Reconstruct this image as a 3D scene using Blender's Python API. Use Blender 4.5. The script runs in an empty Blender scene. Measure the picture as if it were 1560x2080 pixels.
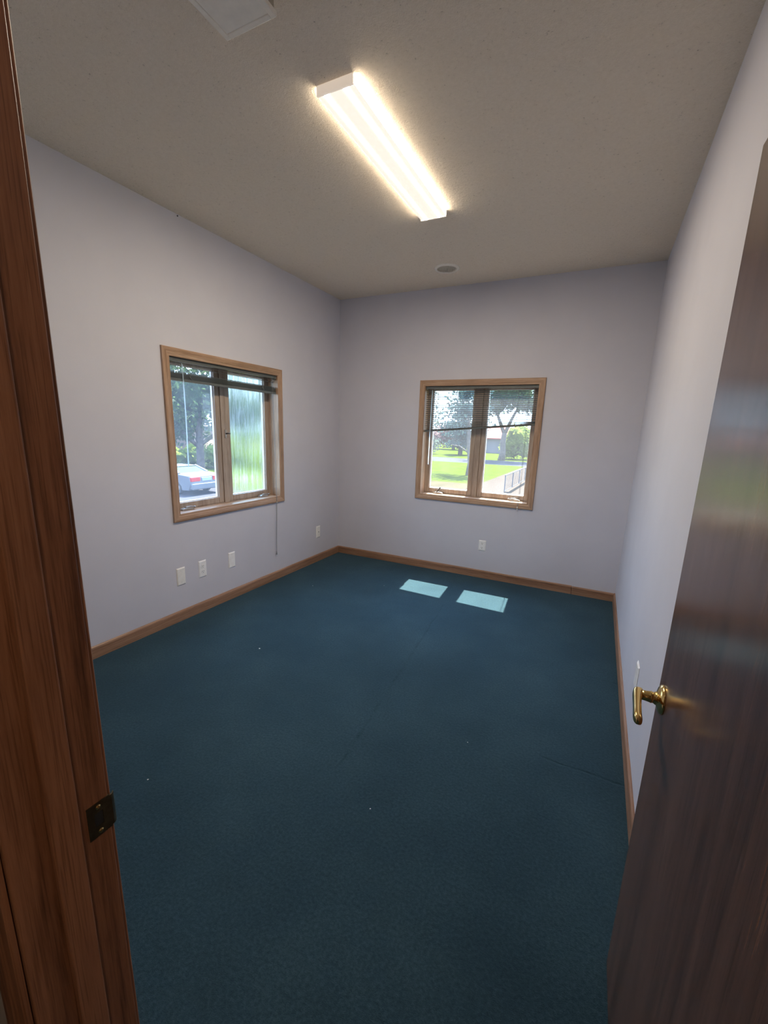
import bpy, bmesh, math, random
from mathutils import Vector, Matrix, noise

sc = bpy.context.scene
COL = sc.collection
PI = math.pi

# ------------------------------------------------------------------ camera
CAM = (2.69570698, -4.22696751, 1.46768957)
RX = ((0.89383171, 0.44729421, 0.03150813),
      (0.12440381, -0.17986066, -0.97579395),
      (-0.43079991, 0.87611531, -0.21641026))
cd = bpy.data.cameras.new('camera')
cam = bpy.data.objects.new('camera', cd)
COL.objects.link(cam)
m = Matrix.Identity(4)
for i in range(3):
    m[i][0] = RX[0][i]
    m[i][1] = -RX[1][i]
    m[i][2] = -RX[2][i]
    m[i][3] = CAM[i]
cam.matrix_world = m
cd.sensor_fit = 'HORIZONTAL'
cd.sensor_width = 36.0
cd.lens = 862.7476 / 1560 * 36.0
cd.shift_x = (780 - 780.92) / 1560
cd.shift_y = (1064.81 - 1040) / 1560
cd.clip_start = 0.02
cd.clip_end = 600
sc.camera = cam

# ------------------------------------------------------------------ view, world, sun
sc.view_settings.view_transform = 'Standard'
sc.view_settings.look = 'None'
sc.view_settings.gamma = 1.0
sc.view_settings.use_curve_mapping = False
sc.view_settings.exposure = 0.80
SUN_DIR = Vector((0.036, -0.527, -1.0)).normalized()      # direction the light travels
SUN_E = 39.0
SKY = 3.9
GLOW = 17.0         # brighter sky around the sun
HALL_FILL = 26.0
TUBE = 150.0
SIDE = 9.0

w = bpy.data.worlds.new('sky')
sc.world = w
w.use_nodes = True
nt = w.node_tree
nt.nodes.clear()
out = nt.nodes.new('ShaderNodeOutputWorld')
bg = nt.nodes.new('ShaderNodeBackground')
tc = nt.nodes.new('ShaderNodeTexCoord')
sp = nt.nodes.new('ShaderNodeSeparateXYZ')
cr = nt.nodes.new('ShaderNodeValToRGB')
nt.links.new(tc.outputs['Generated'], sp.inputs[0])
nt.links.new(sp.outputs['Z'], cr.inputs[0])
e = cr.color_ramp.elements
e[0].position = 0.0
e[0].color = (0.66, 0.88, 1.20, 1)
e[1].position = 0.75
e[1].color = (0.36, 0.60, 1.10, 1)
dt = nt.nodes.new('ShaderNodeVectorMath')
dt.operation = 'DOT_PRODUCT'
nt.links.new(tc.outputs['Generated'], dt.inputs[0])
dt.inputs[1].default_value = tuple(-SUN_DIR)
ma = nt.nodes.new('ShaderNodeMath')
ma.operation = 'MAXIMUM'
ma.inputs[1].default_value = 0.0
nt.links.new(dt.outputs['Value'], ma.inputs[0])
mp = nt.nodes.new('ShaderNodeMath')
mp.operation = 'POWER'
mp.inputs[1].default_value = 7.0
nt.links.new(ma.outputs[0], mp.inputs[0])
gm = nt.nodes.new('ShaderNodeVectorMath')
gm.operation = 'SCALE'
gm.inputs[0].default_value = (0.50 * GLOW / SKY, 0.80 * GLOW / SKY, 1.25 * GLOW / SKY)
nt.links.new(mp.outputs[0], gm.inputs['Scale'])
ad = nt.nodes.new('ShaderNodeVectorMath')
ad.operation = 'ADD'
nt.links.new(cr.outputs[0], ad.inputs[0])
nt.links.new(gm.outputs[0], ad.inputs[1])
nt.links.new(ad.outputs[0], bg.inputs[0])
bg.inputs[1].default_value = SKY
nt.links.new(bg.outputs[0], out.inputs[0])

sl = bpy.data.lights.new('sun', 'SUN')
sl.energy = SUN_E
sl.angle = math.radians(0.53)
sl.color = (1.0, 0.94, 0.80)
sun = bpy.data.objects.new('sun', sl)
COL.objects.link(sun)
sun.rotation_euler = SUN_DIR.to_track_quat('-Z', 'Y').to_euler()
sun.location = (0, 5, 12)


# ------------------------------------------------------------------ material helpers
def new_mat(name):
    mt = bpy.data.materials.new(name)
    mt.use_nodes = True
    n = mt.node_tree
    b = n.nodes['Principled BSDF']
    return mt, n, b


def L(n, a, b):
    n.links.new(a, b)


def coords(n, scale=(1, 1, 1), rot=(0, 0, 0)):
    g = n.nodes.new('ShaderNodeTexCoord')
    mp = n.nodes.new('ShaderNodeMapping')
    mp.inputs['Scale'].default_value = scale
    mp.inputs['Rotation'].default_value = rot
    L(n, g.outputs['Object'], mp.inputs[0])
    return mp.outputs[0]


def noise_tex(n, vec, scale, detail=4, rough=0.55, dist=0.0):
    t = n.nodes.new('ShaderNodeTexNoise')
    t.inputs['Scale'].default_value = scale
    t.inputs['Detail'].default_value = detail
    t.inputs['Roughness'].default_value = rough
    t.inputs['Distortion'].default_value = dist
    L(n, vec, t.inputs['Vector'])
    return t.outputs['Fac']


def ramp(n, fac, stops):
    r = n.nodes.new('ShaderNodeValToRGB')
    el = r.color_ramp.elements
    while len(el) < len(stops):
        el.new(0.5)
    for x, (p, c) in zip(el, stops):
        x.position = p
        x.color = (*c, 1) if len(c) == 3 else c
    L(n, fac, r.inputs[0])
    return r.outputs[0]


def bump(n, b, h, strength, dist=0.002):
    bp = n.nodes.new('ShaderNodeBump')
    bp.inputs['Strength'].default_value = strength
    bp.inputs['Distance'].default_value = dist
    L(n, h, bp.inputs['Height'])
    L(n, bp.outputs[0], b.inputs['Normal'])


def mathn(n, op, a, b=None, clamp=False):
    q = n.nodes.new('ShaderNodeMath')
    q.operation = op
    q.use_clamp = clamp
    for i, v in enumerate((a, b)):
        if v is None:
            continue
        if isinstance(v, (int, float)):
            q.inputs[i].default_value = v
        else:
            L(n, v, q.inputs[i])
    return q.outputs[0]


def plain(name, col, rough=0.5, metal=0.0, spec=0.5, var=0.04, nscale=30):
    mt, n, b = new_mat(name)
    v = noise_tex(n, coords(n), nscale, 3)
    lo = tuple(c * (1 - var) for c in col)
    hi = tuple(min(1, c * (1 + var)) for c in col)
    L(n, ramp(n, v, [(0.3, lo), (0.7, hi)]), b.inputs['Base Color'])
    b.inputs['Roughness'].default_value = rough
    b.inputs['Metallic'].default_value = metal
    b.inputs['Specular IOR Level'].default_value = spec
    return mt


def wood(name, dark, mid, light, axis='Z', rough=0.4, gscale=1.0, coat=0.0, spec=0.5):
    """Oak: long fibres along one axis, broad cathedral figure and fine pores."""
    mt, n, b = new_mat(name)
    st = {'X': (0.05, 1, 1), 'Y': (1, 0.05, 1), 'Z': (1, 1, 0.05)}[axis]
    vec = coords(n, tuple(s * gscale for s in st))
    big = noise_tex(n, vec, 22, 3, 0.5, 0.8)
    fine = noise_tex(n, vec, 190, 4, 0.7, 0.2)
    st2 = {'X': (0.015, 1, 1), 'Y': (1, 0.015, 1), 'Z': (1, 1, 0.015)}[axis]
    pores = noise_tex(n, coords(n, tuple(s * gscale for s in st2)), 420, 2, 0.6)
    mixv = mathn(n, 'ADD', mathn(n, 'MULTIPLY', big, 0.6), mathn(n, 'MULTIPLY', fine, 0.4))
    colr = ramp(n, mixv, [(0.34, dark), (0.48, mid), (0.64, light)])
    mx = n.nodes.new('ShaderNodeMixRGB')
    mx.blend_type = 'MULTIPLY'
    L(n, ramp(n, pores, [(0.36, (0.55, 0.5, 0.45)), (0.46, (1, 1, 1))]), mx.inputs[2])
    L(n, colr, mx.inputs[1])
    mx.inputs[0].default_value = 0.7
    L(n, mx.outputs[0], b.inputs['Base Color'])
    b.inputs['Roughness'].default_value = rough
    b.inputs['Specular IOR Level'].default_value = spec
    b.inputs['Coat Weight'].default_value = coat
    b.inputs['Coat Roughness'].default_value = 0.18
    bump(n, b, mixv, 0.12, 0.0015)
    return mt


M = {}


def make_materials():
    # painted wall, faint orange-peel
    mt, n, b = new_mat('lavender_wall_paint')
    c = coords(n)
    v = noise_tex(n, c, 3, 3)
    L(n, ramp(n, v, [(0.3, (0.585, 0.59, 0.67)), (0.7, (0.615, 0.62, 0.70))]), b.inputs['Base Color'])
    b.inputs['Roughness'].default_value = 0.62
    b.inputs['Specular IOR Level'].default_value = 0.35
    bump(n, b, noise_tex(n, c, 160, 3), 0.18, 0.0012)
    M['wall'] = mt
    # stippled ceiling with small pits
    mt, n, b = new_mat('stippled_ceiling_texture')
    c = coords(n)
    pit = noise_tex(n, c, 75, 3, 0.6)
    st = noise_tex(n, c, 170, 4, 0.7)
    L(n, ramp(n, pit, [(0.22, (0.40, 0.34, 0.27)), (0.33, (0.84, 0.745, 0.62)), (0.7, (0.89, 0.795, 0.67))]), b.inputs['Base Color'])
    b.inputs['Roughness'].default_value = 0.95
    b.inputs['Specular IOR Level'].default_value = 0.1
    bump(n, b, mathn(n, 'ADD', pit, st), 0.85, 0.004)
    M['ceiling'] = mt
    # carpet
    mt, n, b = new_mat('teal_blue_carpet')
    c = coords(n)
    fib = noise_tex(n, c, 420, 3, 0.7)
    tuft = noise_tex(n, c, 95, 4, 0.7)
    blot = noise_tex(n, c, 2.2, 4, 0.6)
    mixv = mathn(n, 'ADD', mathn(n, 'MULTIPLY', tuft, 0.45),
                 mathn(n, 'ADD', mathn(n, 'MULTIPLY', fib, 0.3), mathn(n, 'MULTIPLY', blot, 0.25)))
    base = ramp(n, mixv, [(0.30, (0.009, 0.024, 0.041)), (0.5, (0.022, 0.053, 0.075)), (0.66, (0.050, 0.099, 0.128))])
    # straight glued seams between carpet widths
    g = n.nodes.new('ShaderNodeTexCoord')
    s = n.nodes.new('ShaderNodeSeparateXYZ')
    L(n, g.outputs['Object'], s.inputs[0])
    wob = mathn(n, 'MULTIPLY', mathn(n, 'SUBTRACT', noise_tex(n, c, 9, 3), 0.5), 0.03)

    def seam(coord, at, width, other, lo, hi, drift=0.0):
        cc = mathn(n, 'ADD', coord, wob)
        if drift:
            cc = mathn(n, 'ADD', cc, mathn(n, 'MULTIPLY', other, drift))
        d = mathn(n, 'ABSOLUTE', mathn(n, 'SUBTRACT', cc, at))
        line = mathn(n, 'SUBTRACT', 1.0, mathn(n, 'DIVIDE', d, width), True)
        a = mathn(n, 'GREATER_THAN', other, lo)
        b_ = mathn(n, 'LESS_THAN', other, hi)
        return mathn(n, 'MULTIPLY', line, mathn(n, 'MULTIPLY', a, b_))
    sm = seam(s.outputs[0], 1.572, 0.012, s.outputs[1], -2.85, -0.9, 0.0926)
    sm2 = seam(s.outputs[1], -2.36, 0.010, s.outputs[0], 2.62, 3.0)
    sm3 = seam(s.outputs[1], -1.50, 0.008, s.outputs[0], 2.80, 3.0)
    smt = mathn(n, 'MAXIMUM', sm, mathn(n, 'MAXIMUM', sm2, sm3))
    mx = n.nodes.new('ShaderNodeMixRGB')
    smt = mathn(n, 'MULTIPLY', smt, ramp(n, noise_tex(n, c, 5, 3, 0.7), [(0.40, (0.12, 0.12, 0.12)), (0.62, (1, 1, 1))]))
    L(n, mathn(n, 'MULTIPLY', smt, 0.5), mx.inputs[0])
    L(n, base, mx.inputs[1])
    mx.inputs[2].default_value = (0.006, 0.026, 0.035, 1)
    L(n, mx.outputs[0], b.inputs['Base Color'])
    b.inputs['Roughness'].default_value = 0.95
    b.inputs['Specular IOR Level'].default_value = 0.15
    b.inputs['Sheen Weight'].default_value = 0.12
    b.inputs['Sheen Roughness'].default_value = 0.5
    b.inputs['Sheen Tint'].default_value = (0.45, 0.75, 0.95, 1)
    hh = mathn(n, 'SUBTRACT', mathn(n, 'ADD', mathn(n, 'MULTIPLY', tuft, 1.0), mathn(n, 'MULTIPLY', fib, 0.6)), smt)
    bump(n, b, hh, 0.8, 0.006)
    M['carpet'] = mt
    # woods
    for ax in 'XYZ':
        M['oak' + ax] = wood('light_oak_trim_' + ax.lower(), (0.26, 0.155, 0.095), (0.41, 0.262, 0.172), (0.54, 0.375, 0.265), ax, 0.38)
        M['sash' + ax] = wood('shaded_sash_wood_' + ax.lower(), (0.27, 0.205, 0.165), (0.37, 0.295, 0.245), (0.46, 0.38, 0.32), ax, 0.45)  # oak made greyer, the shade on the sashes put into its colour
        M['red' + ax] = wood('red_oak_jamb_' + ax.lower(), (0.115, 0.044, 0.020), (0.255, 0.108, 0.052), (0.36, 0.165, 0.085), ax, 0.42)
    M['base'] = {ax: wood('oak_baseboard_' + ax.lower(), (0.19, 0.10, 0.06), (0.29, 0.162, 0.10), (0.38, 0.225, 0.145), ax, 0.42) for ax in 'XY'}
    M['door'] = wood('dark_stained_door_veneer', (0.065, 0.030, 0.019), (0.125, 0.060, 0.038), (0.175, 0.090, 0.060), 'Z', 0.27, 1.0, 0.25)
    M['white'] = plain('white_plastic', (0.86, 0.87, 0.90), 0.35)
    M['ivory'] = plain('ivory_plastic', (0.83, 0.83, 0.82), 0.35)
    M['slot'] = plain('dark_slot', (0.02, 0.02, 0.02), 0.6)
    M['enamel'] = plain('white_enamel_metal', (0.86, 0.81, 0.72), 0.4)
    M['bead'] = plain('white_glazing_bead', (0.80, 0.78, 0.76), 0.4)
    M['blind'] = plain('pewter_green_aluminium', (0.105, 0.118, 0.118), 0.40, 0.0, 0.5, 0.08)
    M['cord'] = plain('grey_blind_cord', (0.22, 0.23, 0.25), 0.8)
    M['cordw'] = plain('pale_blind_cord', (0.60, 0.58, 0.55), 0.7)
    M['operator'] = plain('taupe_window_hardware', (0.33, 0.31, 0.30), 0.3, 0.35)
    M['dark_metal'] = plain('dark_window_hardware', (0.045, 0.04, 0.035), 0.35, 0.7)
    M['tarnish'] = plain('tarnished_brass', (0.15, 0.125, 0.075), 0.32, 0.9, 0.5, 0.25, 60)
    # polished brass
    mt, n, b = new_mat('polished_brass')
    v = noise_tex(n, coords(n), 25, 3)
    L(n, ramp(n, v, [(0.3, (0.80, 0.55, 0.20)), (0.7, (0.92, 0.68, 0.30))]), b.inputs['Base Color'])
    b.inputs['Metallic'].default_value = 1.0
    b.inputs['Roughness'].default_value = 0.17
    M['brass'] = mt
    # clear tilt wand
    mt, n, b = new_mat('clear_acrylic_wand')
    b.inputs['Base Color'].default_value = (0.80, 0.92, 1.0, 1)
    b.inputs['Roughness'].default_value = 0.25
    tl = n.nodes.new('ShaderNodeBsdfTranslucent')
    tl.inputs[0].default_value = (0.85, 0.95, 1.0, 1)
    mx = n.nodes.new('ShaderNodeMixShader')
    mx.inputs[0].default_value = 0.85
    L(n, b.outputs[0], mx.inputs[1])
    L(n, tl.outputs[0], mx.inputs[2])
    L(n, mx.outputs[0], n.nodes['Material Output'].inputs[0])
    M['wand'] = mt

    # window glass; a translucent mix stands in for veiling glare over the view
    def pane(name, glare_fog, streaky=0.0, gloss=0.06):
        mt = bpy.data.materials.new(name)
        mt.use_nodes = True
        n = mt.node_tree
        n.nodes.clear()
        o = n.nodes.new('ShaderNodeOutputMaterial')
        tr = n.nodes.new('ShaderNodeBsdfTransparent')
        tr.inputs[0].default_value = (0.95, 0.97, 0.96, 1)
        gl = n.nodes.new('ShaderNodeBsdfGlossy')
        gl.inputs['Roughness'].default_value = 0.03
        lw = n.nodes.new('ShaderNodeLayerWeight')
        lw.inputs[0].default_value = 0.25
        m1 = n.nodes.new('ShaderNodeMixShader')
        L(n, mathn(n, 'ADD', mathn(n, 'MULTIPLY', lw.outputs['Fresnel'], 0.5), gloss * 0.3), m1.inputs[0])
        L(n, tr.outputs[0], m1.inputs[1])
        L(n, gl.outputs[0], m1.inputs[2])
        tl = n.nodes.new('ShaderNodeBsdfTranslucent')
        tl.inputs[0].default_value = (0.93, 0.95, 1.0, 1)
        m2 = n.nodes.new('ShaderNodeMixShader')
        v = noise_tex(n, coords(n), 6, 3)
        d = mathn(n, 'MULTIPLY', mathn(n, 'ADD', v, 0.5), glare_fog)
        if streaky:
            sv = noise_tex(n, coords(n, (1, 1, 0.04)), 90, 3, 0.7)
            sv = ramp(n, sv, [(0.4, (0, 0, 0)), (0.62, (1, 1, 1))])
            d = mathn(n, 'ADD', d, mathn(n, 'MULTIPLY', sv, streaky), True)
        L(n, d, m2.inputs[0])
        L(n, m1.outputs[0], m2.inputs[1])
        L(n, tl.outputs[0], m2.inputs[2])
        last = m2.outputs[0]
        if streaky:
            rf = n.nodes.new('ShaderNodeBsdfRefraction')
            rf.inputs['IOR'].default_value = 1.12
            rf.inputs['Roughness'].default_value = 0.30
            rf.inputs['Color'].default_value = (0.93, 1.0, 0.95, 1)
            m3 = n.nodes.new('ShaderNodeMixShader')
            sv2 = noise_tex(n, coords(n, (1, 1, 0.06)), 60, 3, 0.7)
            L(n, ramp(n, sv2, [(0.40, (0.85, 0.85, 0.85)), (0.70, (0.5, 0.5, 0.5))]), m3.inputs[0])
            L(n, last, m3.inputs[1])
            L(n, rf.outputs[0], m3.inputs[2])
            last = m3.outputs[0]
        L(n, last, o.inputs[0])
        return mt
    M['glassL'] = pane('glare_haze_glass', 0.035)
    M['glassB'] = pane('sunlit_glare_haze_glass', 0.014)
    M['fog'] = pane('fogged_window_glass', 0.13, 0.07)
    # exterior
    M['grass'] = plain('lawn_grass', (0.0250, 0.0360, 0.0030), 0.9, 0, 0.0, 0.22, 1.3)
    M['drygrass'] = plain('dry_gravelly_ground', (0.0340, 0.0280, 0.0160), 0.9, 0, 0.0, 0.2, 1.0)
    M['concrete'] = plain('pinkish_concrete', (0.0360, 0.0280, 0.0225), 0.9, 0, 0.0, 0.08, 1.2)
    M['asphalt'] = plain('grey_asphalt', (0.0300, 0.0300, 0.0350), 0.9, 0, 0.0, 0.1, 2)
    M['carpaint'] = plain('silver_car_paint', (0.1000, 0.1050, 0.1200), 0.35, 0.2, 0.5, 0.02)
    M['carglass'] = plain('tinted_car_glass', (0.04, 0.07, 0.05), 0.12, 0.0, 0.25, 0.02)
    M['tyre'] = plain('black_rubber', (0.02, 0.02, 0.02), 0.8)
    M['rim'] = plain('alloy_wheel', (0.4, 0.4, 0.42), 0.35, 0.7)
    M['redlamp'] = plain('red_lamp_lens', (0.341, 0.019, 0.019), 0.2)
    M['plate'] = plain('pale_licence_plate', (0.2000, 0.2400, 0.3000), 0.5)
    M['chrome'] = plain('pale_bumper_trim', (0.310, 0.310, 0.322), 0.3, 0.4)
    M['steel'] = plain('grey_painted_rail', (0.0600, 0.0550, 0.0600), 0.5, 0.3)
    M['redroof'] = plain('red_roof_shingles', (0.186, 0.028, 0.022), 0.9, 0, 0.2, 0.15, 3)
    M['siding'] = plain('white_house_siding', (0.1000, 0.0950, 0.1100), 0.8, 0, 0.2, 0.05, 2)
    M['pinkwall'] = plain('salmon_stucco', (0.1600, 0.1000, 0.0800), 0.9, 0, 0.2, 0.08, 2)
    M['bark'] = plain('grey_bark', (0.085, 0.07, 0.06), 0.95, 0, 0.1, 0.35, 6)

    def leaf(name, col):
        mt = bpy.data.materials.new(name)
        mt.use_nodes = True
        n = mt.node_tree
        n.nodes.clear()
        o = n.nodes.new('ShaderNodeOutputMaterial')
        df = n.nodes.new('ShaderNodeBsdfDiffuse')
        tl = n.nodes.new('ShaderNodeBsdfTranslucent')
        v = noise_tex(n, coords(n), 0.9, 4, 0.7)
        cl = ramp(n, v, [(0.3, tuple(c * 0.55 for c in col)), (0.7, tuple(c * 1.5 for c in col))])
        L(n, cl, df.inputs[0])
        L(n, cl, tl.inputs[0])
        mx = n.nodes.new('ShaderNodeMixShader')
        mx.inputs[0].default_value = 0.4
        L(n, df.outputs[0], mx.inputs[1])
        L(n, tl.outputs[0], mx.inputs[2])
        L(n, mx.outputs[0], o.inputs[0])
        return mt
    M['leaf_dark'] = leaf('dark_green_foliage', (0.0400, 0.0660, 0.0220))
    M['leaf_grey'] = leaf('grey_green_foliage', (0.056, 0.071, 0.056))
    M['leaf_lime'] = leaf('yellow_green_foliage', (0.1150, 0.1450, 0.0280))
    M['leaf_conifer'] = leaf('blue_green_needles', (0.030, 0.056, 0.053))
    M['leaf_pink'] = leaf('pink_tinged_foliage', (0.165, 0.098, 0.090))


make_materials()


# ------------------------------------------------------------------ geometry helpers
def bm_new():
    return bmesh.new()


def add_box(bm, x0, x1, y0, y1, z0, z1):
    vs = [bm.verts.new(p) for p in ((x0, y0, z0), (x1, y0, z0), (x1, y1, z0), (x0, y1, z0),
                                    (x0, y0, z1), (x1, y0, z1), (x1, y1, z1), (x0, y1, z1))]
    for f in ((0, 3, 2, 1), (4, 5, 6, 7), (0, 1, 5, 4), (1, 2, 6, 5), (2, 3, 7, 6), (3, 0, 4, 7)):
        bm.faces.new([vs[i] for i in f])
    return vs


def add_prism(bm, pts, axis, a0, a1):
    """Extrude a closed 2-D outline along an axis ('X','Y','Z')."""
    def mk(p, a):
        if axis == 'X':
            return (a, p[0], p[1])
        if axis == 'Y':
            return (p[0], a, p[1])
        return (p[0], p[1], a)
    v0 = [bm.verts.new(mk(p, a0)) for p in pts]
    v1 = [bm.verts.new(mk(p, a1)) for p in pts]
    k = len(pts)
    bm.faces.new(v0)
    bm.faces.new(v1[::-1])
    for i in range(k):
        j = (i + 1) % k
        bm.faces.new((v0[j], v0[i], v1[i], v1[j]))


def add_tube(bm, pts, radii, seg=12, caps=True):
    pts = [Vector(p) for p in pts]
    if isinstance(radii, (int, float)):
        radii = [radii] * len(pts)
    rings = []
    ref = None
    for i, p in enumerate(pts):
        if i == 0:
            d = pts[1] - pts[0]
        elif i == len(pts) - 1:
            d = pts[-1] - pts[-2]
        else:
            d = (pts[i + 1] - pts[i]).normalized() + (pts[i] - pts[i - 1]).normalized()
        d.normalize()
        if ref is None:
            ref = Vector((0, 0, 1)) if abs(d.z) < 0.9 else Vector((1, 0, 0))
        a = d.cross(ref).normalized()
        b = d.cross(a).normalized()
        ref = a.cross(d).normalized() if a.length else ref
        r = radii[i]
        rings.append([bm.verts.new(p + r * (math.cos(2 * PI * k / seg) * a + math.sin(2 * PI * k / seg) * b)) for k in range(seg)])
    for r0, r1 in zip(rings, rings[1:]):
        for k in range(seg):
            j = (k + 1) % seg
            bm.faces.new((r0[k], r0[j], r1[j], r1[k]))
    if caps:
        bm.faces.new(rings[0][::-1])
        bm.faces.new(rings[-1])


def add_lathe(bm, profile, origin, axis, seg=32):
    """Revolve (radius, height) pairs about an axis through origin."""
    o = Vector(origin)
    ax = Vector(axis).normalized()
    ref = Vector((0, 0, 1)) if abs(ax.z) < 0.9 else Vector((1, 0, 0))
    a = ax.cross(ref).normalized()
    b = ax.cross(a).normalized()
    rings = []
    for r, h in profile:
        if r < 1e-6:
            rings.append([bm.verts.new(o + ax * h)])
        else:
            rings.append([bm.verts.new(o + ax * h + r * (math.cos(2 * PI * k / seg) * a + math.sin(2 * PI * k / seg) * b)) for k in range(seg)])
    for r0, r1 in zip(rings, rings[1:]):
        for k in range(seg):
            j = (k + 1) % seg
            if len(r0) == 1 and len(r1) == 1:
                continue
            if len(r0) == 1:
                bm.faces.new((r0[0], r1[j], r1[k]))
            elif len(r1) == 1:
                bm.faces.new((r0[k], r0[j], r1[0]))
            else:
                bm.faces.new((r0[k], r0[j], r1[j], r1[k]))


def obj(name, bm, mat, parent=None, bevel=0.0, seg=2, smooth=False):
    bmesh.ops.recalc_face_normals(bm, faces=bm.faces)
    me = bpy.data.meshes.new(name)
    bm.to_mesh(me)
    bm.free()
    for mt in (mat if isinstance(mat, (list, tuple)) else [mat]):
        me.materials.append(mt)
    if smooth:
        for p in me.polygons:
            p.use_smooth = True
    o = bpy.data.objects.new(name, me)
    COL.objects.link(o)
    if parent is not None:
        o.parent = parent
    if bevel:
        b = o.modifiers.new('bevel', 'BEVEL')
        b.width = bevel
        b.segments = seg
        b.limit_method = 'ANGLE'
        b.angle_limit = math.radians(40)
    return o


def empty(name, loc=(0, 0, 0), rz=0.0):
    o = bpy.data.objects.new(name, None)
    COL.objects.link(o)
    o.location = loc
    o.rotation_euler = (0, 0, rz)
    o.empty_display_size = 0.1
    return o


def tag(o, label, cat, group=None, kind=None):
    o['label'] = label
    o['category'] = cat
    if group:
        o['group'] = group
    if kind:
        o['kind'] = kind
    return o


def struct(o, label=None, cat=None):
    o['kind'] = 'structure'
    if label:
        o['label'] = label
    if cat:
        o['category'] = cat
    return o


def boxobj(name, b, mat, parent=None, bevel=0.0, seg=2):
    bm = bm_new()
    add_box(bm, *b)
    return obj(name, bm, mat, parent, bevel, seg)


# ------------------------------------------------------------------ room dimensions
W, H = 2.9864, 2.82
TH = 0.20
JX0, JX1 = 2.0913, 2.909          # clear door opening
JY0, JY1 = -4.045, -3.9225        # hall face and room face of the front wall
DH = 2.015
G = -1.80                          # ground outside
WZ0, WZ1 = 0.820, 1.915            # window openings
LU0, LU1 = -2.153, -1.051          # left window along y
BU0, BU1 = 1.035, 2.135            # back window along x

# ------------------------------------------------------------------ shell
boxo = boxobj('floor', (0, W, JY0, 0, -0.12, 0.0), M['carpet'])
struct(boxo, 'worn teal blue carpet covering the whole office floor', 'carpet')
struct(boxobj('ceiling', (-TH, W + 0.12, JY1 - 0.1225, TH, H, H + 0.15), M['ceiling']),
       'stippled off-white ceiling over the office', 'ceiling')


bm = bm_new()
add_box(bm, -TH, 0, JY0, LU0 - 0.012, G, H)
add_box(bm, -TH, 0, LU1 + 0.012, 0, G, H)
add_box(bm, -TH, 0, LU0 - 0.012, LU1 + 0.012, G, WZ0 - 0.012)
add_box(bm, -TH, 0, LU0 - 0.012, LU1 + 0.012, WZ1 + 0.012, H)
struct(obj('wall_left', bm, M['wall']), 'lavender grey left wall holding the window with the fogged pane', 'wall')
bm = bm_new()
add_box(bm, -TH, BU0 - 0.012, 0, TH, G, H)
add_box(bm, BU1 + 0.012, W + 0.12, 0, TH, G, H)
add_box(bm, BU0 - 0.012, BU1 + 0.012, 0, TH, G, WZ0 - 0.012)
add_box(bm, BU0 - 0.012, BU1 + 0.012, 0, TH, WZ1 + 0.012, H)
struct(obj('wall_back', bm, M['wall']), 'lavender grey back wall holding the window with the half-drawn blind', 'wall')
struct(boxobj('wall_right', (W, W + 0.12, JY0, 0, 0, H), M['wall']), 'lavender grey right wall beside the open brown door', 'wall')
bm = bm_new()
add_box(bm, 0, JX0 - 0.018, JY0, JY1, 0, H)
add_box(bm, JX1 + 0.018, W, JY0, JY1, 0, H)
add_box(bm, JX0 - 0.018, JX1 + 0.018, JY0, JY1, DH + 0.018, H)
struct(obj('wall_front', bm, M['wall']), 'lavender grey front wall around the doorway', 'wall')

# hallway the picture is taken from
struct(boxobj('floor_hall', (0.9, 3.9, -5.75, JY0, -0.12, 0.0), M['carpet']))
struct(boxobj('ceiling_hall', (0.9, 3.9, -5.75, JY0, 2.60, 2.72), M['ceiling']))
M['hallwall'] = plain('hallway_wall_paint', (0.40, 0.35, 0.32), 0.7)
bm = bm_new()
add_box(bm, 0.9, 3.9, -5.85, -5.75, 0, 2.72)
add_box(bm, 0.8, 0.9, -5.85, JY0, 0, 2.72)
add_box(bm, 3.9, 4.0, -5.85, JY0, 0, 2.72)
struct(obj('wall_hall', bm, M['hallwall']))
# painted face of the hallway side of the partition
bm = bm_new()
add_box(bm, 0.9, JX0 - 0.018, JY0 - 0.006, JY0, 0, 2.6)
add_box(bm, JX1 + 0.018, 3.9, JY0 - 0.006, JY0, 0, 2.6)
add_box(bm, JX0 - 0.018, JX1 + 0.018, JY0 - 0.006, JY0, DH + 0.018, 2.6)
struct(obj('wall_partition', bm, M['hallwall']), 'brownish hallway side of the wall beside the door casing', 'wall')
# unseen hall light behind the viewer, added to brighten the door jamb
hl = empty('hall_fill_light', (3.35, -4.95, 2.60))
tag(hl, 'round opal fill light added out of view in the hallway for the door jamb', 'ceiling light')
bm = bm_new()
add_lathe(bm, [(0.0, -0.07), (0.09, -0.06), (0.13, -0.03), (0.14, 0.0)], (0, 0, 0), (0, 0, 1), 28)
mt, n, b = new_mat('fill_light_glow')
b.inputs['Base Color'].default_value = (0.9, 0.85, 0.75, 1)
b.inputs['Emission Color'].default_value = (1.0, 0.80, 0.60, 1)
b.inputs['Emission Strength'].default_value = HALL_FILL
obj('fill_light_dome', bm, mt, hl, smooth=True)


# ------------------------------------------------------------------ baseboards: eased top edge
def baseboard(name, axis, a0, a1, face, sign, label):
    """face = wall plane, sign = direction into the room."""
    pr = [(0, 0), (0.013, 0), (0.013, 0.066), (0.010, 0.075), (0.004, 0.081), (0, 0.081)]
    pts = [(face + sign * u, z) for u, z in pr]
    bm = bm_new()
    add_prism(bm, pts, axis, a0, a1)
    struct(obj(name, bm, M['base'][axis]), label, 'baseboard')


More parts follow.
